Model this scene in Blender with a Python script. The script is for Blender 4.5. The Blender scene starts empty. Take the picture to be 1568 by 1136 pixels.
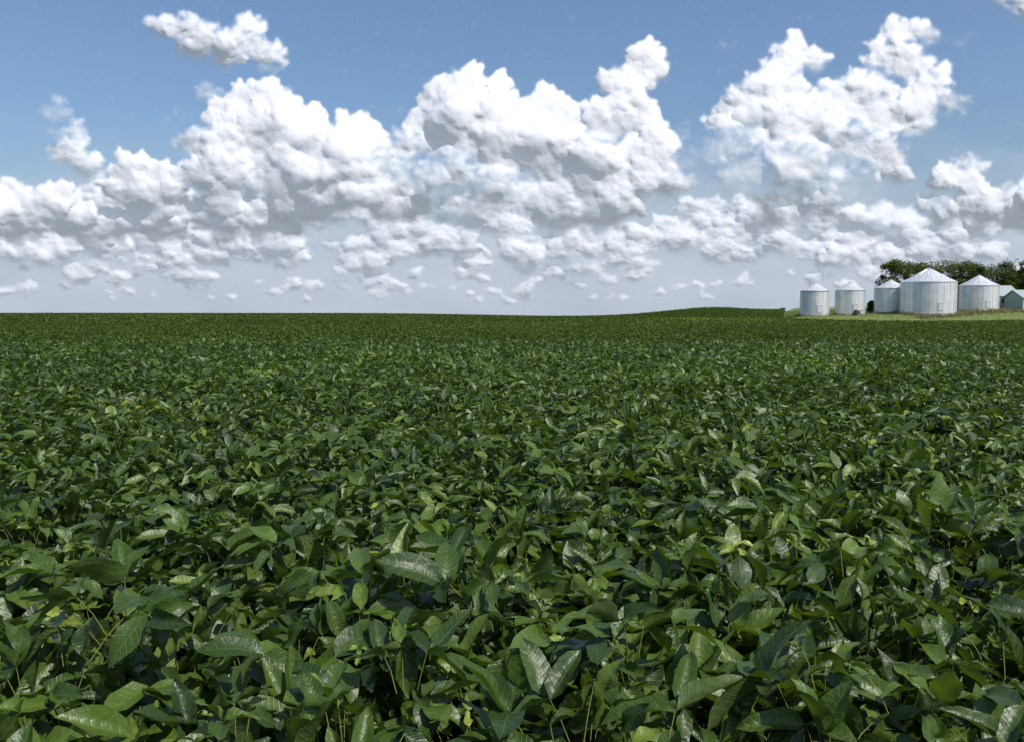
import bpy, math, numpy as np
from mathutils import Vector
rng = np.random.default_rng(7)
scene = bpy.context.scene
F = 1307.0; PITCH = math.radians(3.72); CAMZ = 1.8

# ------------------------------------------------------------ helpers
_G = np.random.default_rng(3).uniform(0, 2*np.pi, (256, 256))
_GX, _GY = np.cos(_G), np.sin(_G)
def gnoise(x, y, seed=0):
    x = x + seed*17.31; y = y + seed*9.77
    xi = np.floor(x).astype(np.int64); yi = np.floor(y).astype(np.int64)
    xf = x-xi; yf = y-yi
    u = xf*xf*xf*(xf*(xf*6-15)+10); v = yf*yf*yf*(yf*(yf*6-15)+10)
    def g(a, b):
        ia = (xi+a) & 255; ib = (yi+b) & 255
        return _GX[ia, ib]*(xf-a)+_GY[ia, ib]*(yf-b)
    n0 = g(0,0)*(1-u)+g(1,0)*u; n1 = g(0,1)*(1-u)+g(1,1)*u
    return (n0*(1-v)+n1*v)*1.5
def fbm(x, y, octv=4, seed=0, gain=0.5):
    s = 0; a = 1; t = 0
    for i in range(octv):
        s = s + a*gnoise(x, y, seed+i*3); t += a; a *= gain; x = x*2.03; y = y*2.03
    return s/t
def sst(a, b, x):
    t = np.clip((x-a)/(b-a), 0, 1); return t*t*(3-2*t)

def np_mesh(name, verts, faces, attrs=None, smooth=True, mat=None, parent=None):
    if not isinstance(faces, list): faces = [faces]
    me = bpy.data.meshes.new(name)
    verts = np.asarray(verts, dtype=np.float32)
    me.vertices.add(len(verts)); me.vertices.foreach_set('co', verts.ravel())
    loops = np.concatenate([f.ravel() for f in faces]).astype(np.int32)
    tot = np.concatenate([np.full(len(f), f.shape[1]) for f in faces]).astype(np.int32)
    start = np.concatenate([[0], np.cumsum(tot)[:-1]]).astype(np.int32)
    me.loops.add(len(loops)); me.loops.foreach_set('vertex_index', loops)
    me.polygons.add(len(tot)); me.polygons.foreach_set('loop_start', start)
    try: me.polygons.foreach_set('loop_total', tot)
    except Exception: pass
    me.update(calc_edges=True)
    me.polygons.foreach_set('use_smooth', np.full(len(tot), smooth))
    if attrs:
        for k, v in attrs.items():
            a = me.attributes.new(k, 'FLOAT_VECTOR', 'POINT')
            a.data.foreach_set('vector', np.asarray(v, dtype=np.float32).ravel())
    ob = bpy.data.objects.new(name, me)
    scene.collection.objects.link(ob)
    if mat: me.materials.append(mat)
    if parent: ob.parent = parent
    return ob

def py_mesh(name, verts, faces, mat=None, parent=None, smooth=False):
    me = bpy.data.meshes.new(name); me.from_pydata([tuple(v) for v in verts], [], faces); me.update()
    if smooth:
        for p in me.polygons: p.use_smooth = True
    ob = bpy.data.objects.new(name, me); scene.collection.objects.link(ob)
    if mat: me.materials.append(mat)
    if parent: ob.parent = parent
    return ob
def empty(name, loc=(0,0,0), rz=0):
    e = bpy.data.objects.new(name, None); scene.collection.objects.link(e)
    e.location = loc; e.rotation_euler = (0,0,rz); e.empty_display_size = 0.3
    return e
def new_mat(name):
    m = bpy.data.materials.new(name); m.use_nodes = True
    nt = m.node_tree
    for n in list(nt.nodes): nt.nodes.remove(n)
    return m, nt, nt.nodes.new('ShaderNodeOutputMaterial')
def N(nt, t, **kw):
    n = nt.nodes.new(t)
    for k, v in kw.items(): setattr(n, k, v)
    return n
def M(nt, op, a, b=None, c=None):
    n = nt.nodes.new('ShaderNodeMath'); n.operation = op
    for i, v in enumerate((a, b, c)):
        if v is None: continue
        if isinstance(v, (int, float)): n.inputs[i].default_value = v
        else: nt.links.new(v, n.inputs[i])
    return n.outputs[0]
def ramp(nt, fac, stops):
    r = nt.nodes.new('ShaderNodeValToRGB')
    el = r.color_ramp.elements
    while len(el) < len(stops): el.new(0.5)
    for e, (p, c) in zip(el, stops):
        e.position = p; e.color = (*c, 1)
    nt.links.new(fac, r.inputs[0]); return r.outputs[0]

# ------------------------------------------------------------ terrain
def pad_edge(y): return 53.0+np.maximum(0, y-165)*0.32
def terrain(x, y):
    x = np.asarray(x, float); y = np.asarray(y, float)
    amp = 1.45 - 1.02*np.exp(-((x-28)/30.)**2/2) - 1.33*sst(44, 60, x) + 0.3*sst(75,105,x)
    b = sst(15, 262, y)*amp
    b = b + 0.06*gnoise(x/38, y/38, 5)*sst(20, 80, y)
    b = b + 2.8*np.exp(-((x-58)/19.)**2/2-((y-205)/20.)**2/2)
    pad = 1.6+(x-57)*0.018+np.clip(y-163, -20, 60)*0.03
    pe = pad_edge(y)
    w = sst(-4, 3, x-pe)*sst(150, 163, y)*(1-sst(240, 330, y))
    z = b*(1-w)+pad*w
    z = z - sst(275, 900, y)*7.0
    z = z*sst(-20, 12, y)*(1-sst(1500, 3000, np.abs(x)))
    return z
def is_pad(x, y, m=0.0):
    e = gnoise(x/2.5, y/2.5, 9)*0.8
    return (x+e > pad_edge(y)-m) & (y+e > 152.5-m)

yy = np.concatenate([np.arange(-60, 20, 4), np.arange(20, 320, 2.0), np.geomspace(320, 12000, 40)])
xs_half = np.concatenate([np.arange(0, 170, 2.0), np.geomspace(170, 12000, 34)])
xx = np.concatenate([-xs_half[::-1][:-1], xs_half])
GX, GY = np.meshgrid(xx, yy)
GZ = terrain(GX, GY)
nx, ny = len(xx), len(yy)
idx = np.arange(nx*ny).reshape(ny, nx)
gf = np.stack([idx[:-1,:-1], idx[:-1,1:], idx[1:,1:], idx[1:,:-1]], -1).reshape(-1, 4)

m_ground, nt, out = new_mat('ground_soil_and_grass')
geo = N(nt, 'ShaderNodeNewGeometry'); sep = N(nt, 'ShaderNodeSeparateXYZ')
nt.links.new(geo.outputs['Position'], sep.inputs[0])
n1 = N(nt, 'ShaderNodeTexNoise'); n1.inputs['Scale'].default_value = 0.6; n1.inputs['Detail'].default_value = 6
nt.links.new(geo.outputs['Position'], n1.inputs['Vector'])
soil = ramp(nt, n1.outputs[0], [(0.3, (0.018,0.015,0.009)), (0.7, (0.04,0.033,0.02))])
grass = ramp(nt, n1.outputs[0], [(0.3, (0.08,0.12,0.025)), (0.55, (0.12,0.16,0.035)), (0.75, (0.18,0.18,0.06))])
farm = ramp(nt, n1.outputs[0], [(0.3, (0.07,0.085,0.055)), (0.7, (0.12,0.12,0.09))])
pe = M(nt, 'ADD', M(nt, 'MULTIPLY', M(nt, 'MAXIMUM', M(nt, 'SUBTRACT', sep.outputs[1], 165.0), 0.0), 0.32), 52.5)
mx = M(nt, 'MULTIPLY', M(nt, 'GREATER_THAN', sep.outputs[0], pe), M(nt, 'GREATER_THAN', sep.outputs[1], 151.5))
far = M(nt, 'GREATER_THAN', sep.outputs[1], 290.0)
mix = N(nt, 'ShaderNodeMixRGB'); nt.links.new(mx, mix.inputs[0]); nt.links.new(soil, mix.inputs[1]); nt.links.new(grass, mix.inputs[2])
mix2 = N(nt, 'ShaderNodeMixRGB'); nt.links.new(far, mix2.inputs[0]); nt.links.new(mix.outputs[0], mix2.inputs[1]); nt.links.new(farm, mix2.inputs[2])
bs = N(nt, 'ShaderNodeBsdfPrincipled'); bs.inputs['Roughness'].default_value = 0.95
nt.links.new(mix2.outputs[0], bs.inputs['Base Color']); nt.links.new(bs.outputs[0], out.inputs[0])
np_mesh('ground', np.stack([GX, GY, GZ], -1).reshape(-1, 3), gf, mat=m_ground)

# ------------------------------------------------------------ leaf materials
def leaf_material(name, stops, detail=True, rough=0.42, trans=0.25, spec=0.5):
    m, nt, out = new_mat(name)
    at = N(nt, 'ShaderNodeAttribute', attribute_name='luv')
    sp = N(nt, 'ShaderNodeSeparateXYZ'); nt.links.new(at.outputs['Vector'], sp.inputs[0])
    u, v, r = sp.outputs
    col = ramp(nt, r, stops)
    b = N(nt, 'ShaderNodeBsdfPrincipled'); b.inputs['Roughness'].default_value = rough
    b.inputs['Specular IOR Level'].default_value = spec
    geo = N(nt, 'ShaderNodeNewGeometry')
    if detail:
        au = M(nt, 'ABSOLUTE', u)
        ph = M(nt, 'MULTIPLY', M(nt, 'SUBTRACT', v, M(nt, 'MULTIPLY', au, 0.16)), 50.0)
        vn = M(nt, 'POWER', M(nt, 'MAXIMUM', M(nt, 'SINE', ph), 0.0), 5.0)
        mid = M(nt, 'LESS_THAN', au, 0.045)
        vm = M(nt, 'MAXIMUM', M(nt, 'MULTIPLY', vn, 0.3), M(nt, 'MULTIPLY', mid, 0.8))
        nz = N(nt, 'ShaderNodeTexNoise'); nz.inputs['Scale'].default_value = 60; nz.inputs['Detail'].default_value = 2
        nt.links.new(geo.outputs['Position'], nz.inputs['Vector'])
        hs = N(nt, 'ShaderNodeHueSaturation'); nt.links.new(col, hs.inputs['Color'])
        nt.links.new(M(nt, 'MULTIPLY_ADD', nz.outputs[0], 0.8, 0.6), hs.inputs['Value'])
        c2 = N(nt, 'ShaderNodeMixRGB'); c2.inputs[2].default_value = (0.15,0.20,0.05,1)
        nt.links.new(M(nt, 'MULTIPLY', vm, 0.4), c2.inputs[0]); nt.links.new(hs.outputs[0], c2.inputs[1])
        col = c2.outputs[0]
        bp = N(nt, 'ShaderNodeBump'); bp.inputs['Strength'].default_value = 0.6; bp.inputs['Distance'].default_value = 0.0035
        h = M(nt, 'ADD', M(nt, 'MULTIPLY', vm, -0.9), M(nt, 'MULTIPLY', nz.outputs[0], 1.4))
        nt.links.new(h, bp.inputs['Height']); nt.links.new(bp.outputs[0], b.inputs['Normal'])
    c3 = N(nt, 'ShaderNodeMixRGB'); c3.inputs[2].default_value = (0.10,0.14,0.05,1)
    nt.links.new(M(nt, 'MULTIPLY', geo.outputs['Backfacing'], 0.4), c3.inputs[0]); nt.links.new(col, c3.inputs[1])
    nt.links.new(c3.outputs[0], b.inputs['Base Color'])
    t = N(nt, 'ShaderNodeBsdfTranslucent')
    c4 = N(nt, 'ShaderNodeMixRGB', blend_type='MULTIPLY'); c4.inputs[0].default_value = 1; c4.inputs[2].default_value = (1.9,2.0,0.45,1)
    nt.links.new(c3.outputs[0], c4.inputs[1]); nt.links.new(c4.outputs[0], t.inputs[0])
    ms = N(nt, 'ShaderNodeMixShader'); ms.inputs[0].default_value = trans
    nt.links.new(b.outputs[0], ms.inputs[1]); nt.links.new(t.outputs[0], ms.inputs[2]); nt.links.new(ms.outputs[0], out.inputs[0])
    return m
STOPS = [(0.0,(0.014,0.033,0.005)),(0.35,(0.040,0.076,0.009)),(0.7,(0.077,0.126,0.015)),(0.88,(0.125,0.180,0.022)),(1.0,(0.205,0.255,0.036))]
STOPS3 = [(0.0,(0.017,0.031,0.005)),(0.35,(0.042,0.069,0.010)),(0.7,(0.076,0.113,0.015)),(0.88,(0.125,0.165,0.023)),(1.0,(0.22,0.25,0.036))]
m_leaf = leaf_material('soybean_leaf', STOPS, True, 0.42, 0.20, 0.48)
m_leaf2 = leaf_material('soybean_leaf_distant', STOPS, False, 0.48, 0.20, 0.42)
m_leaf3 = leaf_material('soybean_leaf_far', STOPS3, False, 0.7, 0.22, 0.2)
m_stem, nt, out = new_mat('soybean_stem')
b = N(nt, 'ShaderNodeBsdfPrincipled'); b.inputs['Base Color'].default_value = (0.15,0.17,0.03,1); b.inputs['Roughness'].default_value = 0.8
nt.links.new(b.outputs[0], out.inputs[0])

def leaflets(P, yaw, pitch, roll, L, W, fold, curl, rnd, nL, nW):
    n = len(P)
    v = np.linspace(0, 1, nL+1)
    if nL == 2: v = np.array([0, 0.42, 1.0])
    if nL == 3: v = np.array([0, 0.25, 0.6, 1.0])
    u = np.linspace(-1, 1, nW+1)
    w = (v**0.5)*((1-v)**0.72); w = np.clip(w/0.56, 0, 1)
    V, U = np.meshgrid(v, u, indexing='ij'); Wd = np.repeat(w[:,None], nW+1, 1)
    V = V.ravel(); U = U.ravel(); Wd = Wd.ravel()
    k = len(V)
    hw = (W[:,None]*0.5)*Wd[None]
    lx = U[None]*hw*np.cos(fold)[:,None]
    lz = np.abs(U)[None]*hw*np.sin(fold)[:,None] - (curl*L)[:,None]*(V**2)[None]
    if nL >= 5:
        ph = rng.uniform(0, 6.28, n)[:,None]
        lz = lz + 0.008*np.sin(V[None]*9+ph+np.sign(U)[None]*1.3)*np.abs(U)[None]
    ly = (V[None]*L[:,None])
    cy, sy = np.cos(yaw), np.sin(yaw); cp, sp = np.cos(pitch), np.sin(pitch)
    a = np.stack([sy*cp, cy*cp, sp], -1)
    r0 = np.stack([cy, -sy, 0*cy], -1)
    n0 = np.cross(r0, a)
    cr, sr = np.cos(roll)[:,None], np.sin(roll)[:,None]
    r1 = r0*cr+n0*sr; n1 = -r0*sr+n0*cr
    pos = P[:,None,:]+lx[...,None]*r1[:,None,:]+ly[...,None]*a[:,None,:]+lz[...,None]*n1[:,None,:]
    ii = np.arange(k).reshape(nL+1, nW+1)
    q = np.stack([ii[:-1,:-1], ii[:-1,1:], ii[1:,1:], ii[1:,:-1]], -1).reshape(-1,4)
    faces = (q[None]+(np.arange(n)*k)[:,None,None]).reshape(-1,4)
    luv = np.stack([np.broadcast_to(U, (n,k)), np.broadcast_to(V, (n,k)), np.broadcast_to(rnd[:,None], (n,k))], -1)
    return pos.reshape(-1,3), faces, luv.reshape(-1,3)

def wedge_pts(d0, d1, dens):
    hx = 0.68*d1+2.0
    n = int(2*hx*(d1-d0)*dens)
    x = rng.uniform(-hx, hx, n); y = rng.uniform(d0, d1, n)
    k = np.abs(x) < 0.68*y+2.0
    return x[k], y[k]
def wedge_grid(d0, d1, dens):
    """stratified plant positions: closed canopy without bare holes"""
    hx = 0.68*d1+2.0; s = 1/math.sqrt(dens)
    gx, gy = np.meshgrid(np.arange(-hx, hx, s), np.arange(d0, d1, s))
    x = gx.ravel()+rng.uniform(-0.6, 0.6, gx.size)*s; y = gy.ravel()+rng.uniform(-0.6, 0.6, gx.size)*s
    k = (np.abs(x) < 0.68*y+2.0) & (y > 0.7)
    return x[k], y[k]
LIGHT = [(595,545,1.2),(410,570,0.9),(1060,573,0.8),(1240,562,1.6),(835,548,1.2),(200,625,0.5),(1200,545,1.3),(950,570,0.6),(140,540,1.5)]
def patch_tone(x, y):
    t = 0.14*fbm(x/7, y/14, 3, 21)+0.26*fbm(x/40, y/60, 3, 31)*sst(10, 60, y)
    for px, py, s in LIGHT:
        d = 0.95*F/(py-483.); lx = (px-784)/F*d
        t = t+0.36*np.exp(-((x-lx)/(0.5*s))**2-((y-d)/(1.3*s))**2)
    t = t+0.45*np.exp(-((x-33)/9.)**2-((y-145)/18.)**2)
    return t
def canopy_h(x, y):
    return 0.85+0.09*gnoise(x/0.8, y/0.8, 2)+0.07*gnoise(x/2.6, y/2.6, 4)

field = empty('soybean_field')
stemV, stemF = [], []
def tubes(A, B, r0, r1, sag):
    n = len(A); mid = (A+B)/2+np.stack([0*sag, 0*sag, sag], -1)
    d = B-A; d /= np.linalg.norm(d, axis=1, keepdims=True)+1e-9
    s = np.cross(d, np.array([0.3,0.2,0.9])); s /= np.linalg.norm(s, axis=1, keepdims=True)+1e-9
    t = np.cross(d, s)
    rings = []
    for C, r in ((A, r0), (mid, (r0+r1)/2), (B, r1)):
        for k in range(3):
            an = k*2.094
            rings.append(C+r*(math.cos(an)*s+math.sin(an)*t))
    V = np.stack(rings, 1).reshape(-1, 3)
    q = []
    for lv in range(2):
        for k in range(3):
            q.append([lv*3+k, lv*3+(k+1)%3, lv*3+3+(k+1)%3, lv*3+3+k])
    q = np.array(q)
    return V, (q[None]+(np.arange(n)*9)[:,None,None]).reshape(-1,4)

def near_band(name, d0, d1, plants_m2, ntop, nlow, nL, nW, stems, scale=1.0):
    x, y = wedge_grid(d0, d1, plants_m2)
    n = len(x)
    hp = canopy_h(x, y)+rng.normal(0, 0.05, n)
    g = terrain(x, y)
    nt_ = ntop+nlow
    X = np.repeat(x, nt_); Y = np.repeat(y, nt_); H = np.repeat(hp, nt_); G0 = np.repeat(g, nt_)
    lvl = np.tile(np.arange(nt_), n)
    top = lvl < ntop
    rad = np.where(top, rng.uniform(0.03, 0.2, n*nt_), rng.uniform(0.1, 0.3, n*nt_))
    az = rng.uniform(0, 2*np.pi, n*nt_)
    zz = np.where(top, H-rng.uniform(0.0, 0.20, n*nt_)-rad*0.15, H-rng.uniform(0.20, 0.5, n*nt_))
    P = np.stack([X+rad*np.sin(az), Y+rad*np.cos(az), G0+zz], -1)
    if stems:
        c = np.stack([X+0.4*rad*np.sin(az), Y+0.4*rad*np.cos(az), G0+zz-rng.uniform(0.08, 0.18, n*nt_)], -1)
        V, Fq = tubes(c, P, 0.0018, 0.0013, rng.uniform(0.0, 0.02, n*nt_))
        V2, F2 = tubes(np.stack([x, y, g], -1), np.stack([x+rng.normal(0,.02,n), y+rng.normal(0,.02,n), g+hp-0.3], -1), 0.004, 0.002, np.zeros(n))
        stemV.append(V); stemF.append(Fq); stemV.append(V2); stemF.append(F2)
    size = scale*np.where(top, rng.uniform(0.07, 0.135, n*nt_), rng.uniform(0.10, 0.14, n*nt_))
    young = top & (rng.uniform(size=n*nt_) < 0.14)
    size = np.where(young, size*0.5, size)
    tri_pitch = rng.normal(0.02, 0.52, n*nt_)
    tri_r = rng.beta(2, 2.6, n*nt_)*0.85
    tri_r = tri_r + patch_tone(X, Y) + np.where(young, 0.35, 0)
    parts = []
    for k, (dy, sc) in enumerate(((0, 1.0), (1.2, 0.88), (-1.2, 0.88))):
        m = n*nt_
        yaw = az+dy+rng.normal(0, 0.3, m)
        pit = np.clip(tri_pitch+rng.normal(0, 0.35, m)-(0.1 if k else 0), -1.25, 1.3)
        rol = rng.normal(0, 0.48, m)+(0.3*np.sign(dy))
        L = size*sc*rng.uniform(0.85, 1.15, m); W = L*rng.uniform(0.56, 0.70, m)
        Pk = P.copy()
        if k == 0:
            Pk = Pk+0.022*np.stack([np.sin(yaw), np.cos(yaw), 0*yaw], -1)
        rn = np.clip(tri_r+rng.normal(0, 0.10, m), 0, 1)
        parts.append((Pk, yaw, pit, rol, L, W, rng.uniform(0.1, 0.8, m), rng.uniform(-0.05, 0.45, m), rn))
    A = [np.concatenate([p[i] for p in parts]) for i in range(9)]
    V, Fq, luv = leaflets(*A, nL, nW)
    np_mesh(name, V, Fq, {'luv': luv}, True, m_leaf, field)

def far_band(name, d0, d1, dens, L0, nL, nW, mat):
    x, y = wedge_pts(d0, d1, dens)
    k = ~is_pad(x, y, 0.5)
    x, y = x[k], y[k]; n = len(x)
    g = terrain(x, y)
    L = L0*rng.uniform(0.75, 1.3, n)
    z = g+canopy_h(x, y)-rng.uniform(0, 1, n)**1.3*0.2-L*0.2+0.05
    P = np.stack([x, y, z], -1)
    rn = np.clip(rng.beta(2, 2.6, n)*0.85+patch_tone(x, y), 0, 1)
    V, Fq, luv = leaflets(P, rng.uniform(0, 6.283, n), np.clip(rng.normal(0.05, 0.55, n), -1.2, 1.3), rng.normal(0, 0.5, n), L, L*rng.uniform(0.6, 0.8, n),
                          rng.uniform(0.08, 0.6, n), rng.uniform(0, 0.3, n), rn, nL, nW)
    np_mesh(name, V, Fq, {'luv': luv}, True, mat, field)

near_band('leaves_a', 0.9, 4.5, 15.5, 7, 8, 6, 4, True, 1.46)
near_band('leaves_b', 4.5, 12.0, 17, 7, 4, 3, 2, False, 1.26)
far_band('leaves_c', 12, 30, 220, 0.135, 2, 2, m_leaf2)
far_band('leaves_d', 30, 80, 70, 0.155, 2, 2, m_leaf3)
far_band('leaves_e', 80, 265, 9, 0.30, 2, 2, m_leaf3)
off = 0; FF = []
for V, Fq in zip(stemV, stemF): FF.append(Fq+off); off += len(V)
np_mesh('stems', np.concatenate(stemV), np.concatenate(FF), None, True, m_stem, field)

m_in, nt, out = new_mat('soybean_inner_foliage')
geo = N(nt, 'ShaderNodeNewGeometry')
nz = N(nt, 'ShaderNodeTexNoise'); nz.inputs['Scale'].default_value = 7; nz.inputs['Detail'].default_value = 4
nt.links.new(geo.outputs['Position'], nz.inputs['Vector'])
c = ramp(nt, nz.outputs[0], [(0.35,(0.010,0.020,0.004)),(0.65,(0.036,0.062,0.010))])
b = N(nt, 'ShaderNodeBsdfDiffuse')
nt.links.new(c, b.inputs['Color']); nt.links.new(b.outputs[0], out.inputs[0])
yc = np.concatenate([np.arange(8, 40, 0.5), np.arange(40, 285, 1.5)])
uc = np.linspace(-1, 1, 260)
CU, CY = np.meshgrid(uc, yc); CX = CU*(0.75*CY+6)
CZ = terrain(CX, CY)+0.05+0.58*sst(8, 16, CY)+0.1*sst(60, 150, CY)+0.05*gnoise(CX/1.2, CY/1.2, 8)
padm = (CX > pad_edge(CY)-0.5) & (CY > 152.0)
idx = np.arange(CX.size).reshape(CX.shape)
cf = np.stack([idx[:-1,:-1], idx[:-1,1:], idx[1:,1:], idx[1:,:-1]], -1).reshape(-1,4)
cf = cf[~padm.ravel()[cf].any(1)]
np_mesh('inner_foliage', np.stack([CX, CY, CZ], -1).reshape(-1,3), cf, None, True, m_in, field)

# ------------------------------------------------------------ grass and weeds by the bins
def blades(name, x, y, h, w, rnd, mat):
    n = len(x); z = terrain(x, y)-0.02
    az = rng.uniform(0, 6.283, n); ln = rng.normal(0, 0.25, (n, 2))*h[:,None]
    dx, dy = np.cos(az)*w, np.sin(az)*w
    V = np.stack([np.stack([x-dx, y-dy, z], -1), np.stack([x+dx, y+dy, z], -1),
                  np.stack([x+ln[:,0], y+ln[:,1], z+h], -1)], 1).reshape(-1,3)
    luv = np.zeros((n*3, 3)); luv[:,2] = np.repeat(rnd, 3); luv[:,1] = 0.3; luv[:,0] = 0.5
    np_mesh(name, V, np.arange(n*3).reshape(-1,3), {'luv': luv}, False, mat)
m_grass = leaf_material('grass_blade', [(0,(0.07,0.12,0.02)),(0.5,(0.11,0.16,0.03)),(0.8,(0.16,0.20,0.05)),(1,(0.24,0.23,0.09))], False, 0.6, 0.3)
m_weed = leaf_material('dry_weed', [(0,(0.07,0.10,0.03)),(0.4,(0.17,0.13,0.06)),(0.75,(0.26,0.17,0.10)),(1,(0.36,0.27,0.18))], False, 0.7, 0.2)
x = rng.uniform(52, 135, 60000); y = rng.uniform(151, 200, 60000)
k = is_pad(x, y); x, y = x[k], y[k]
blades('mown_grass', x, y, rng.uniform(0.06, 0.2, len(x)), np.full(len(x), 0.05), np.clip(0.45+0.5*fbm(x/6, y/6, 3, 2)+rng.normal(0,.15,len(x)), 0, 1), m_grass)

# ------------------------------------------------------------ grain bins
m_steel, nt, out = new_mat('galvanized_steel')
tc = N(nt, 'ShaderNodeTexCoord'); sp = N(nt, 'ShaderNodeSeparateXYZ'); nt.links.new(tc.outputs['Object'], sp.inputs[0])
ang = M(nt, 'ARCTAN2', sp.outputs[1], sp.outputs[0])
cell = N(nt, 'ShaderNodeCombineXYZ')
nt.links.new(M(nt, 'FLOOR', M(nt, 'MULTIPLY', ang, 2.4)), cell.inputs[0]); nt.links.new(M(nt, 'FLOOR', M(nt, 'MULTIPLY', sp.outputs[2], 1.12)), cell.inputs[2])
wn = N(nt, 'ShaderNodeTexWhiteNoise'); nt.links.new(cell.outputs[0], wn.inputs[0])
nz = N(nt, 'ShaderNodeTexNoise'); nz.inputs['Scale'].default_value = 1.5; nz.inputs['Detail'].default_value = 6
mp = N(nt, 'ShaderNodeMapping'); mp.inputs['Scale'].default_value = (1,1,0.25)
nt.links.new(tc.outputs['Object'], mp.inputs[0]); nt.links.new(mp.outputs[0], nz.inputs['Vector'])
val = M(nt, 'ADD', M(nt, 'MULTIPLY', wn.outputs[0], 0.10), M(nt, 'MULTIPLY', nz.outputs[0], 0.35))
c = ramp(nt, val, [(0.05,(0.62,0.62,0.62)),(0.4,(0.90,0.895,0.885))])
b = N(nt, 'ShaderNodeBsdfPrincipled'); b.inputs['Metallic'].default_value = 0.5
nt.links.new(M(nt, 'MULTIPLY_ADD', nz.outputs[0], 0.2, 0.28), b.inputs['Roughness'])
nt.links.new(c, b.inputs['Base Color']); nt.links.new(b.outputs[0], out.inputs[0])

def simple(name, col, rough=0.7, metal=0.0, var=0.15, scale=3.0):
    m, nt, out = new_mat(name)
    tc = N(nt, 'ShaderNodeTexCoord'); nz = N(nt, 'ShaderNodeTexNoise'); nz.inputs['Scale'].default_value = scale; nz.inputs['Detail'].default_value = 6
    nt.links.new(tc.outputs['Object'], nz.inputs['Vector'])
    c = ramp(nt, nz.outputs[0], [(0.3, tuple(k*(1-var) for k in col)), (0.7, tuple(min(1,k*(1+var)) for k in col))])
    b = N(nt, 'ShaderNodeBsdfPrincipled'); b.inputs['Roughness'].default_value = rough; b.inputs['Metallic'].default_value = metal
    nt.links.new(c, b.inputs['Base Color']); nt.links.new(b.outputs[0], out.inputs[0])
    return m
m_roofsteel = simple('roof_steel', (0.65,0.655,0.66), 0.45, 0.5, 0.08, 1.0)
m_conc = simple('concrete', (0.36,0.34,0.31), 0.9)
m_dark = simple('dark_machine_paint', (0.03,0.03,0.035), 0.5)
m_rub = simple('rubber', (0.02,0.02,0.02), 0.8)
m_white = simple('white_siding', (0.42,0.47,0.43), 0.6, 0, 0.06)
m_green = simple('barn_roof_metal', (0.38,0.43,0.41), 0.45, 0.3, 0.08)
m_glass = simple('dark_window', (0.03,0.035,0.04), 0.15)
m_bark = simple('bark', (0.09,0.07,0.05), 0.9)

def revolve(prof, seg, mod=None):
    V = []; Fc = []
    for j, (r, z) in enumerate(prof):
        for i in range(seg):
            a = 2*math.pi*i/seg; rr = r; zz = z
            if mod: rr, zz = mod(i, r, z)
            V.append((rr*math.cos(a), rr*math.sin(a), zz))
    for j in range(len(prof)-1):
        for i in range(seg):
            Fc.append((j*seg+i, j*seg+(i+1)%seg, (j+1)*seg+(i+1)%seg, (j+1)*seg+i))
    return V, Fc
def box(cx, cy, cz, sx, sy, sz, a=0):
    V = []
    for dz in (-.5,.5):
        for dx, dy in ((-.5,-.5),(.5,-.5),(.5,.5),(-.5,.5)):
            X = dx*sx; Y = dy*sy
            V.append((cx+X*math.cos(a)-Y*math.sin(a), cy+X*math.sin(a)+Y*math.cos(a), cz+dz*sz))
    return V, [(3,2,1,0),(4,5,6,7),(0,1,5,4),(1,2,6,5),(2,3,7,6),(3,0,4,7)]
def join(parts):
    V = []; Fc = []
    for v, f in parts:
        o = len(V); V += list(v); Fc += [tuple(i+o for i in q) for q in f]
    return V, Fc

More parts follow.
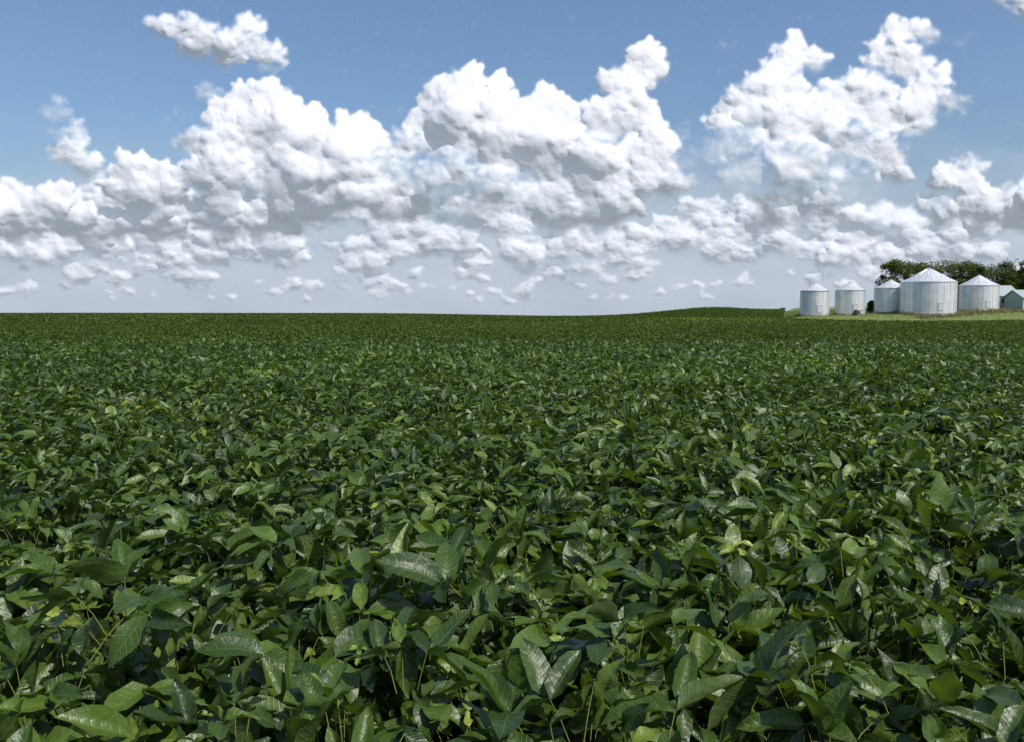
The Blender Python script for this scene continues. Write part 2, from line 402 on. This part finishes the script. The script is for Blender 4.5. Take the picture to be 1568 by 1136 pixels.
def grain_bin(pxc, pxw, py_eave, py_peak, y, py_base=None, big=False, door=-1.57):
    x = (pxc-784)/F*y; R = pxw/F*y/2
    z0 = float(terrain(x, y))
    ze = CAMZ+(483-py_eave)/F*y-z0; zp = CAMZ+(483-py_peak)/F*y-z0
    e = empty('grain_bin', (x, y, z0))
    V, Fc = revolve([(R+0.25,-0.8),(R+0.25,0.10),(R-0.05,0.12)], 48); py_mesh('foundation', V, Fc, m_conc, e)
    prof = []
    z = 0.12; k = 0
    while z < ze-0.1:
        prof.append((R+(0.022 if k % 2 else -0.022), z)); z += 0.10; k += 1
    prof.append((R, ze))
    V, Fc = revolve(prof, 72); py_mesh('wall', V, Fc, m_steel, e, True)
    rc = 0.3 if not big else 0.5
    seg = 96 if big else 64
    def mod(i, r, z): return (r, z+(0.05 if i % 4 == 0 and r < R+0.1 and r > 0.3 else 0))
    V, Fc = revolve([(R-0.02, ze-0.02),(R+0.12, ze-0.08),(R+0.10, ze-0.0),(R*0.6, ze+(zp-ze-0.15)*0.40),(rc, zp-0.13)], seg, mod)
    py_mesh('roof', V, Fc, m_roofsteel, e)
    V, Fc = revolve([(rc,zp-0.2),(rc,zp-0.06),(rc+0.08,zp-0.07),(0.01,zp+0.06)], 20); py_mesh('roof_cap', V, Fc, m_roofsteel, e)
    if big:
        parts = []
        for k in range(8):
            a = 2*math.pi*k/8+0.3; rr = R*0.62; zz = ze+(zp-ze-0.15)*0.38
            parts.append(box(rr*math.cos(a), rr*math.sin(a), zz+0.02, 0.3, 0.3, 0.2, a))
        V, Fc = join(parts); py_mesh('roof_vents', V, Fc, m_roofsteel, e)
    a = door
    V, Fc = box((R+0.06)*math.cos(a), (R+0.06)*math.sin(a), 1.25, 0.08, 0.75, 1.3, a); py_mesh('door', V, Fc, m_roofsteel, e)
    parts = [box((R+0.05)*math.cos(a+s*0.42/R), (R+0.05)*math.sin(a+s*0.42/R), 1.25, 0.14, 0.05, 1.45, a) for s in (-1,1)]
    parts.append(box((R+0.06)*math.cos(a), (R+0.06)*math.sin(a), 2.0, 0.15, 0.9, 0.05, a))
    V, Fc = join(parts); py_mesh('door_frame', V, Fc, m_steel, e)
    a = door+0.75; parts = []
    ca, sa = math.cos(a), math.sin(a)
    for s in (-1,1): parts.append(box((R+0.2)*ca-s*0.2*sa, (R+0.2)*sa+s*0.2*ca, ze/2+0.3, 0.04, 0.04, ze-0.4, a))
    z = 0.6
    while z < ze: parts.append(box((R+0.2)*ca, (R+0.2)*sa, z, 0.03, 0.4, 0.03, a)); z += 0.3
    V, Fc = join(parts); py_mesh('ladder', V, Fc, m_steel, e)
    ns = 24 if big else 12; parts = []
    for k in range(ns):
        a = 2*math.pi*(k+0.5)/ns
        parts.append(box((R+0.034)*math.cos(a), (R+0.034)*math.sin(a), ze/2+0.05, 0.025, 0.06, ze-0.25, a))
    V, Fc = join(parts); py_mesh('stiffeners', V, Fc, m_steel, e)
    return x, y, z0, R
bins = [grain_bin(1246, 42, 446, 434, 165, 484), grain_bin(1300, 43, 445, 433, 167, 483), grain_bin(1362, 47, 442, 429, 172, 481),
        grain_bin(1419, 79, 433, 412, 165, 482, True), grain_bin(1496, 55, 438, 422, 175, 477)]
wx, wy = [], []
for i, (bx, by, bz, R) in enumerate(bins):
    n = [250, 250, 500, 2200, 1800][i]
    a = rng.uniform(0, 6.283, n); r = R+0.2+np.abs(rng.normal(0, [0.3,0.3,0.6,1.1,1.3][i], n))
    wx.append(bx+r*np.cos(a)); wy.append(by+r*np.sin(a))
wx.append(rng.uniform(75, 104, 2600)); wy.append(158.5+rng.normal(0, 1.2, 2600)+(wx[-1]-75)*0.3)
x = np.concatenate(wx); y = np.concatenate(wy)
blades('dry_weeds', x, y, rng.uniform(0.15, 0.75, len(x))*(0.6+0.8*np.clip(gnoise(x/2, y/2, 3)+.4, 0, 1)), rng.uniform(0.03, 0.08, len(x)), rng.uniform(0, 1, len(x)), m_weed)

gx = (1311-784)/F*163; gz = float(terrain(gx, 163))
e = empty('grain_auger', (gx, 163, gz), 0.4)
V, Fc = join([box(0,0,0.55,1.1,0.6,0.5), box(-0.2,0,0.9,0.5,0.45,0.3), box(0.75,0,0.4,0.6,0.12,0.12)]); py_mesh('engine_housing', V, Fc, m_dark, e)
def tube(p, q, r0, r1, seg=8):
    p = Vector(p); q = Vector(q); d = (q-p).normalized(); s = d.orthogonal().normalized(); t = d.cross(s)
    V = [tuple(c+r*(math.cos(2*math.pi*i/seg)*s+math.sin(2*math.pi*i/seg)*t)) for c, r in ((p,r0),(q,r1)) for i in range(seg)]
    Fc = [(i,(i+1)%seg,seg+(i+1)%seg,seg+i) for i in range(seg)]+[tuple(range(seg))[::-1], tuple(range(seg,2*seg))]
    return V, Fc
V, Fc = join([tube((-0.4,-0.42,0.32),(-0.4,-0.25,0.32),0.32,0.32,14), tube((-0.4,0.25,0.32),(-0.4,0.42,0.32),0.32,0.32,14)]); py_mesh('wheels', V, Fc, m_rub, e)
V, Fc = tube((-0.9,0,0.35),(1.4,0,1.0),0.1,0.1,10); py_mesh('auger_tube', V, Fc, m_dark, e)

# ------------------------------------------------------------ barns
def barn(name, px0, px1, y, eave_py, ridge_py, depth, rz, doorx):
    cx = ((px0+px1)/2-784)/F*y; w = (px1-px0)/F*y
    z0 = float(terrain(cx, y)); he = CAMZ+(483-eave_py)/F*y-z0; hr = CAMZ+(483-ridge_py)/F*y-z0
    e = empty(name, (cx, y+depth/2, z0), rz)
    hw, hd = w/2, depth/2
    V = [(-hw,-hd,-1),(hw,-hd,-1),(hw,hd,-1),(-hw,hd,-1),(-hw,-hd,he),(hw,-hd,he),(hw,hd,he),(-hw,hd,he),(-hw,0,hr),(hw,0,hr)]
    py_mesh('walls', V, [(0,1,5,4),(2,3,7,6),(1,2,6,9,5),(3,0,4,8,7)], m_white, e)
    o = 0.35; t = 0.1; s = (hr-he)/hd
    V = [(-hw-o,-hd-o,he-o*s+.05),(hw+o,-hd-o,he-o*s+.05),(hw+o,0,hr+.05),(-hw-o,0,hr+.05),(hw+o,hd+o,he-o*s+.05),(-hw-o,hd+o,he-o*s+.05)]
    V += [(a,b,c+t) for a,b,c in V]
    py_mesh('roof', V, [(0,3,2,1),(3,5,4,2),(6,7,8,9),(9,8,10,11),(0,1,7,6),(1,2,8,7),(2,4,10,8),(4,5,11,10),(5,3,9,11),(3,0,6,9)], m_green, e)
    V, Fc = join([box(doorx*hw, -hd-0.02, he*0.4, 2.2, 0.06, he*0.8)]); py_mesh('sliding_door', V, Fc, m_green, e)
    V, Fc = join([box(k*hw, -hd-0.03, he*0.6, 0.8, 0.05, 0.8) for k in (-0.75, 0.05)]); py_mesh('windows', V, Fc, m_glass, e)
    parts = [box(k, -hd-0.012, he/2-0.1, 0.05, 0.03, he-0.2) for k in np.arange(-hw+0.3, hw, 0.6)]
    V, Fc = join(parts); py_mesh('siding_battens', V, Fc, m_white, e)
barn('metal_barn', 1508, 1559, 186, 453, 438, 8, 0.0, 0.55)
barn('farm_shed', 1561, 1600, 180, 456, 445, 6, 0.1, -0.2)

# ------------------------------------------------------------ trees
m_tree = leaf_material('tree_leaf', [(0,(0.020,0.034,0.007)),(0.4,(0.05,0.072,0.014)),(0.75,(0.10,0.12,0.022)),(1,(0.155,0.165,0.032))], False, 0.6, 0.3, 0.3)
def tree(pxc, pxw, py_top, y, tone=0.0, seed=0, name='deciduous_tree'):
    r = np.random.default_rng(seed+50)
    x = (pxc-784)/F*y; z0 = float(terrain(x, y)); H = CAMZ+(483-py_top)/F*y-z0; W = pxw/F*y
    e = empty(name, (x, y, z0))
    cz0 = H*0.10; parts = [tube((0,0,-0.3),(0.1,0,H*0.25),0.32,0.24), tube((0.1,0,H*0.25),(0.0,0.1,H*0.6),0.24,0.12)]
    C = []; Rr = []
    nc = 64
    for k in range(nc):
        a = r.uniform(0, 6.283); t = r.uniform(0, 1)
        hz = cz0+(H-cz0)*(0.08+0.84*t); ex = math.sqrt(max(0.15, 1-((t-0.48)/0.62)**2))
        rr = W*0.5*ex*math.sqrt(r.uniform(0.02, 1))*0.98
        c = (rr*math.cos(a), rr*math.sin(a)*0.9, hz-0.1); C.append(c); Rr.append(r.uniform(0.09, 0.21)*min(W, H))
        if k % 4 == 0:
            hb = H*r.uniform(0.2, 0.5); parts.append(tube((0.05,0,hb), (c[0]*0.9, c[1]*0.9, c[2]-0.2), 0.11, 0.03, 5))
    V, Fc = join(parts); py_mesh('trunk_and_limbs', V, Fc, m_bark, e)
    per = 140; n = per*len(C)
    C = np.repeat(np.array(C), per, 0); Rr = np.repeat(np.array(Rr), per)
    d = r.normal(size=(n,3)); d /= np.linalg.norm(d, axis=1, keepdims=True)
    P = C+d*(Rr*r.uniform(0.25, 1.1, n)**0.6)[:,None]*np.array([1.1,1.1,0.75])
    P[:,2] = np.clip(P[:,2], 0.5, H+0.5)
    ct = np.repeat(r.uniform(-0.15, 0.15, nc), per)
    rn = np.clip(r.beta(2,2.5,n)*0.8+tone+ct, 0, 1)
    L = r.uniform(0.25, 0.6, n)
    V, Fq, luv = leaflets(P, r.uniform(0,6.283,n), r.normal(0,0.6,n), r.normal(0,0.7,n), L, L*0.8, np.full(n,0.2), np.full(n,0.1), rn, 2, 2)
    np_mesh('foliage', V, Fq, {'luv': luv}, True, m_tree, e)
for i, t in enumerate([(1370,54,397,198,0.12),(1406,50,401,203,0.15),(1438,66,400,206,0.15),(1484,50,398,205,0.0),(1526,62,400,212,-0.05),
                       (1578,44,396,200,0.15),(1622,60,396,205,0.0),(1553,40,414,215,0.05),(1464,28,428,196,-0.05)]):
    tree(t[0], t[1], t[2], t[3], tone=t[4], seed=i)
tree(1334, 9, 462, 174, tone=0.1, seed=31, name='shrub')

# ------------------------------------------------------------ clouds (relief shells lit by the sun, plus painted-in emission)
def st(px, py):
    a = (px-784)/F; b = (568-py)/F; q = math.cos(PITCH)+b*math.sin(PITCH)
    return a/q*F, (b*math.cos(PITCH)-math.sin(PITCH))/q*F
STEP = 1.6
SS = np.arange(-1150, 1150, STEP); TT = np.arange(-8, 580, STEP)
SX, TY = np.meshgrid(SS, TT)
def blur1(a, k):
    for ax in (0, 1):
        p = np.pad(a, [(k,k) if i == ax else (0,0) for i in range(2)], mode='edge')
        c = np.cumsum(p, axis=ax); c = np.insert(c, 0, 0, axis=ax)
        n = a.shape[ax]
        a = (np.take(c, np.arange(2*k+1, 2*k+1+n), axis=ax)-np.take(c, np.arange(0, n), axis=ax))/(2*k+1)
    return a
def blur(a, k): return blur1(blur1(blur1(a, k), k), k)
clouds = empty('clouds')
def cloud_layer(name, lobes, R0, seed, mat, warp, plane_f, kids, gkids, hz=(0.15,0.8), relief=1.0, edge=0.35, wts=(1.2,0.9,0.5,0.15), softk=1.0, detail=9, under=1.8):
    r = np.random.default_rng(seed)
    wx = warp*(1.3*fbm(SX/60, TY/60, 3, seed)+0.6*fbm(SX/13, TY/13, 4, seed+9, 0.6))
    wy = warp*(1.1*fbm(SX/60, TY/60, 3, seed+20)+0.6*fbm(SX/13, TY/13, 4, seed+29, 0.6))
    X = SX+wx; Y = TY+wy
    h = plane_f(TY); al = np.zeros_like(h)
    puffs = []
    for (x, y, rad, soft, dens, asp) in lobes:
        z = float(plane_f(np.array(y)))
        puffs.append((x, y, rad, z, soft*rad*softk, dens, asp))
        for k in range(kids):
            a = r.uniform(-0.4, math.pi+0.4); dd = rad*r.uniform(0.3, 0.98); rr = rad*r.uniform(0.22, 0.52)
            cx, cy = x+dd*math.cos(a), y+dd*math.sin(a)*asp
            cz = z+0.75*relief*math.sqrt(max(0, rad*rad-dd*dd))
            puffs.append((cx, cy, rr, cz, soft*rr*softk, dens, asp))
            if rr > 8:
                for g in range(gkids):
                    a2 = r.uniform(-0.4, math.pi+0.4); d2 = rr*r.uniform(0.4, 1.0); r2 = rr*r.uniform(0.25, 0.5)
                    puffs.append((cx+d2*math.cos(a2), cy+d2*math.sin(a2)*asp, r2, cz+0.75*relief*math.sqrt(max(0, rr*rr-d2*d2)), soft*r2*softk*1.1, dens, asp))
    mg = warp*1.8+2
    for (x, y, rr, z, so, dens, asp) in puffs:
        i0 = int((x-rr-mg-SS[0])/STEP); i1 = int((x+rr+mg-SS[0])/STEP)+1
        j0 = int((y-rr*asp-mg-TT[0])/STEP); j1 = int((y+rr*asp+mg-TT[0])/STEP)+1
        i0 = max(i0,0); j0 = max(j0,0); i1 = min(i1,len(SS)); j1 = min(j1,len(TT))
        if i1 <= i0 or j1 <= j0: continue
        sl = (slice(j0,j1), slice(i0,i1))
        yd = (Y[sl]-y)/asp
        d2 = (X[sl]-x)**2+yd**2
        ins = np.maximum(rr*rr-d2, 0)
        e = rr-np.sqrt(d2)
        hh = np.where(ins > 0, z+np.sqrt(ins)*0.9*relief, -1e3)
        h[sl] = np.maximum(h[sl], hh)
        so2 = np.maximum(so*(1+under*np.clip(-yd/rr, 0, 1)), 1.5)
        t = np.clip(e/so2, 0, 1); al[sl] = np.maximum(al[sl], dens*t)
    det = -np.abs(fbm(SX/26, TY/22, 4, seed+40))*detail*relief
    h = h+det
    b3 = blur(h, 2); b8 = blur(h, 6); b20 = blur(h, 16)
    h = b20*wts[0]+(b8-b20)*wts[1]+(b3-b8)*wts[2]+(h-b3)*wts[3]
    nn = fbm(SX/16, TY/13, 5, seed+70, 0.6)
    al = blur(al, 1)
    e0 = 0.06+edge*0.9*nn
    al = sst(0, 1, np.clip((al-e0*np.clip(1-al,0,1))/(edge+0.35), 0, 1))
    n3 = fbm(SX/70, TY/40, 5, seed+60)
    al = np.where(al > 0.97, 1, al)
    tt = np.clip(TY/420, 0, 1)
    haze_glow = hz[1]+(hz[0]-hz[1])*tt**0.6  # share of painted self-glow, growing towards the horizon
    haze_glow = np.clip(haze_glow+0.08*n3, 0, 1)
    R = R0*(1-h/F*0.9)
    d = np.stack([SX/F, np.ones_like(SX), TY/F], -1)
    V = d*R[...,None]; V[...,2] += CAMZ
    ii = np.arange(h.size).reshape(h.shape)
    q = np.stack([ii[:-1,:-1], ii[:-1,1:], ii[1:,1:], ii[1:,:-1]], -1).reshape(-1,4)
    q = q[(al.ravel()[q] > 0.004).any(1)]
    used = np.unique(q); remap = np.full(h.size, -1); remap[used] = np.arange(len(used))
    at = np.stack([al, haze_glow, np.clip(0.5+n3, 0, 1)], -1).reshape(-1,3)[used]
    return np_mesh(name, V.reshape(-1,3)[used], remap[q], {'cl': at}, True, mat, clouds)
def cloud_mat(name, glow_col):
    m, nt, out = new_mat(name)
    at = N(nt, 'ShaderNodeAttribute', attribute_name='cl'); sp = N(nt, 'ShaderNodeSeparateXYZ'); nt.links.new(at.outputs['Vector'], sp.inputs[0])
    df = N(nt, 'ShaderNodeBsdfDiffuse'); df.inputs[0].default_value = (0.76,0.765,0.785,1)
    em = N(nt, 'ShaderNodeEmission'); em.inputs[0].default_value = (*glow_col, 1)  # scattered air and cloud light painted in as emission
    m2 = N(nt, 'ShaderNodeMixShader'); nt.links.new(sp.outputs[1], m2.inputs[0]); nt.links.new(df.outputs[0], m2.inputs[1]); nt.links.new(em.outputs[0], m2.inputs[2])
    tp = N(nt, 'ShaderNodeBsdfTransparent')
    m3 = N(nt, 'ShaderNodeMixShader'); nt.links.new(sp.outputs[0], m3.inputs[0]); nt.links.new(tp.outputs[0], m3.inputs[1]); nt.links.new(m2.outputs[0], m3.inputs[2])
    nt.links.new(m3.outputs[0], out.inputs[0])
    return m
m_cloud = cloud_mat('cloud', (0.51,0.575,0.68))
m_haze_glow = cloud_mat('haze_glow', (0.47,0.54,0.66))

L = []
def add(lst, soft=0.5, dens=1.0, asp=1.0):
    for p in lst:
        x, y = st(p[0], p[1]); L.append((x, y, p[2], p[3] if len(p) > 3 else soft, p[4] if len(p) > 4 else dens, asp))
add([(250,48,28),(290,52,35),(330,72,40),(372,68,38),(385,45,22),(408,88,30),(350,95,30),(300,82,30),(420,105,20,1.5,.6)], 1.1, 0.95, 0.9)
add([(85,180,28,1.6,.7),(115,208,24,1.5,.8),(98,240,27,1,.9),(125,250,27,1,.9),(138,268,20,1.2,.8),(95,215,26,1.6,.6)])
add([(385,160,32),(422,165,36),(345,185,33),(322,150,22,1.4,.7),(298,228,32,1.2),(350,225,48),(410,215,52),(462,190,24),(482,198,24),(540,205,32),(568,215,26),
     (500,245,58),(440,285,54),(520,295,62),(590,315,46),(628,322,28),(460,315,50),(330,280,48),(280,272,24),(210,262,30),(190,290,34),(240,298,40),
     (92,300,26),(72,328,42),(20,345,48),(120,350,40),(180,350,34),(250,345,44),(340,335,46),(400,340,47),(600,250,34,1.4,.8),(580,270,40,1.2,.9)], 0.55)
add([(715,142,40),(682,152,36),(757,142,26),(660,190,34),(720,200,57),(622,232,36,1.2),(770,235,54),(690,275,52,1.2),(830,160,28),(808,188,32),(862,190,34),(840,245,60),
     (900,262,58),(978,92,27),(1000,108,22),(975,118,26),(945,128,28),(960,160,42),(930,190,42),(988,200,30),(1000,255,46),(960,280,48),(850,318,52),(920,318,54),(760,305,58,1.3),(720,335,52,1.6),(1020,290,38,1.3),
     (650,280,34,1.6,.8),(1050,210,30,2,.4),(1065,250,34,2,.5)], 0.5)
add([(1210,80,28),(1245,92,29),(1200,110,32),(1150,160,46),(1122,185,36),(1200,150,46),(1180,205,54),(1110,230,46,1.6,.8),(1240,205,48),(1280,160,38),(1328,140,42),(1350,90,28),
     (1374,52,22),(1395,50,22),(1420,58,26,1.3,.8),(1390,100,38),(1420,140,38),(1450,165,30,1.3,.8),(1340,180,46),(1400,185,38),(1300,225,50,1.2),(1345,235,38),(1370,265,30),
     (1230,265,60,1.2),(1150,270,60,1.6,.85),(1220,325,50,1.1),(1180,340,40,1.2),(1120,300,50,2,.6),(1290,300,50,2,.6),(1380,230,40,2,.5)], 0.8, 0.97)
add([(1445,280,28),(1492,255,22,1.2,.8),(1470,282,32),(1530,330,34),(1500,318,40),(1550,300,28,1.5,.7),(1440,335,38,1.2),(1568,340,32),(1600,310,40),(1660,280,60),(1740,250,60),(1720,330,60)], 0.75)
add([(1538,2,30,1.2,.8),(1562,18,28,1.2,.85),(1595,10,38,1.2,.9)])
add([(1115,80,22,2.0,.35),(1100,72,14,2,.35),(270,190,26,2,.3),(1470,70,20,2,.4),(615,172,12,2,.3),(1500,130,30,2,.2)])
add([(-60,330,60),(-150,290,60),(-260,320,80),(-330,250,60),(1840,300,80)], 0.8)
cloud_layer('cumulus_front', L, 6500, 11, m_cloud, 9.5, lambda T: (580-T)*0.20*sst(10, 215, T), 12, 5, hz=(0.22, 0.55), relief=0.9, detail=7, wts=(1.15,0.9,0.55,0.2))

L = []
r2 = np.random.default_rng(5)
for k in range(420):
    py = 315+148*r2.uniform(); px = r2.uniform(-300, 1900)
    s = 1-(py-290)/250
    x, y = st(px, py); L.append((x, y, r2.uniform(14, 58)*s, 0.75, r2.uniform(0.5, 1.0), 0.66))
add([(150,380,40),(80,395,42),(20,385,40),(330,370,46),(440,392,44),(560,405,34),(650,385,34),(700,380,36),(800,395,38),(870,385,38),(985,380,30),(1040,376,34),(1100,390,34),
     (1290,400,36),(1400,372,40),(1370,396,34),(1500,352,46),(1450,378,38),(250,365,44),(1200,380,36),(1320,350,44),(600,365,40)], 0.6, 0.95, 0.75)
cloud_layer('cumulus_back', L, 9500, 23, m_cloud, 7.5, lambda T: (580-T)*0.25, 9, 4, hz=(0.32, 0.66), relief=0.75, edge=0.3,
            wts=(1.0,1.0,0.8,0.3), detail=8, softk=1.0, under=3.2)

# smooth distant haze / stratus sheet low over the horizon, behind the cumulus, its light painted as emission
hs_, ht_ = np.arange(-1150, 1151, 10.0), np.arange(-8, 420, 5.0)
HX, HT = np.meshgrid(hs_, ht_)
hn = fbm(HX/140, HT/45, 4, 77)
ha = np.clip(0.93*(1-sst(50, 310, HT+60*hn)), 0, 0.93)
hd = np.stack([HX/F, np.ones_like(HX), HT/F], -1)*11500; hd[...,2] += CAMZ
ii = np.arange(HX.size).reshape(HX.shape)
hq = np.stack([ii[:-1,:-1], ii[:-1,1:], ii[1:,1:], ii[1:,:-1]], -1).reshape(-1,4)
np_mesh('horizon_haze_glow', hd.reshape(-1,3), hq, {'cl': np.stack([ha, np.clip(0.80+0.25*hn, 0, 1), ha], -1).reshape(-1,3)}, True, m_haze_glow, clouds)

# ------------------------------------------------------------ light
AZ = math.radians(134); EL = math.radians(54)
S = Vector((math.sin(AZ)*math.cos(EL), math.cos(AZ)*math.cos(EL), math.sin(EL)))
sd = bpy.data.lights.new('sun', 'SUN'); sd.energy = 5.0; sd.angle = math.radians(0.53); sd.color = (1.0,0.955,0.89)
so = bpy.data.objects.new('sun', sd); scene.collection.objects.link(so); so.rotation_euler = S.to_track_quat('Z','Y').to_euler(); so.location = (0,0,50)
w = bpy.data.worlds.new('World'); scene.world = w; w.use_nodes = True
nt = w.node_tree; bg = nt.nodes['Background']
sk = nt.nodes.new('ShaderNodeTexSky'); sk.sky_type = 'NISHITA'; sk.sun_disc = False
sk.sun_elevation = EL; sk.sun_rotation = AZ; sk.altitude = 100; sk.air_density = 1.2; sk.dust_density = 2.4; sk.ozone_density = 6.5
nt.links.new(sk.outputs[0], bg.inputs[0]); bg.inputs[1].default_value = 0.13

cam = bpy.data.cameras.new('camera'); co = bpy.data.objects.new('camera', cam); scene.collection.objects.link(co)
co.location = (0,0,CAMZ); co.rotation_euler = (math.pi/2-PITCH, 0, 0)
cam.lens = 30; cam.sensor_width = 36; cam.clip_start = 0.05; cam.clip_end = 40000
scene.camera = co
scene.view_settings.view_transform = 'Standard'; scene.view_settings.look = 'None'; scene.view_settings.exposure = 0
print('verts', sum(len(o.data.vertices) for o in scene.objects if o.type == 'MESH'))
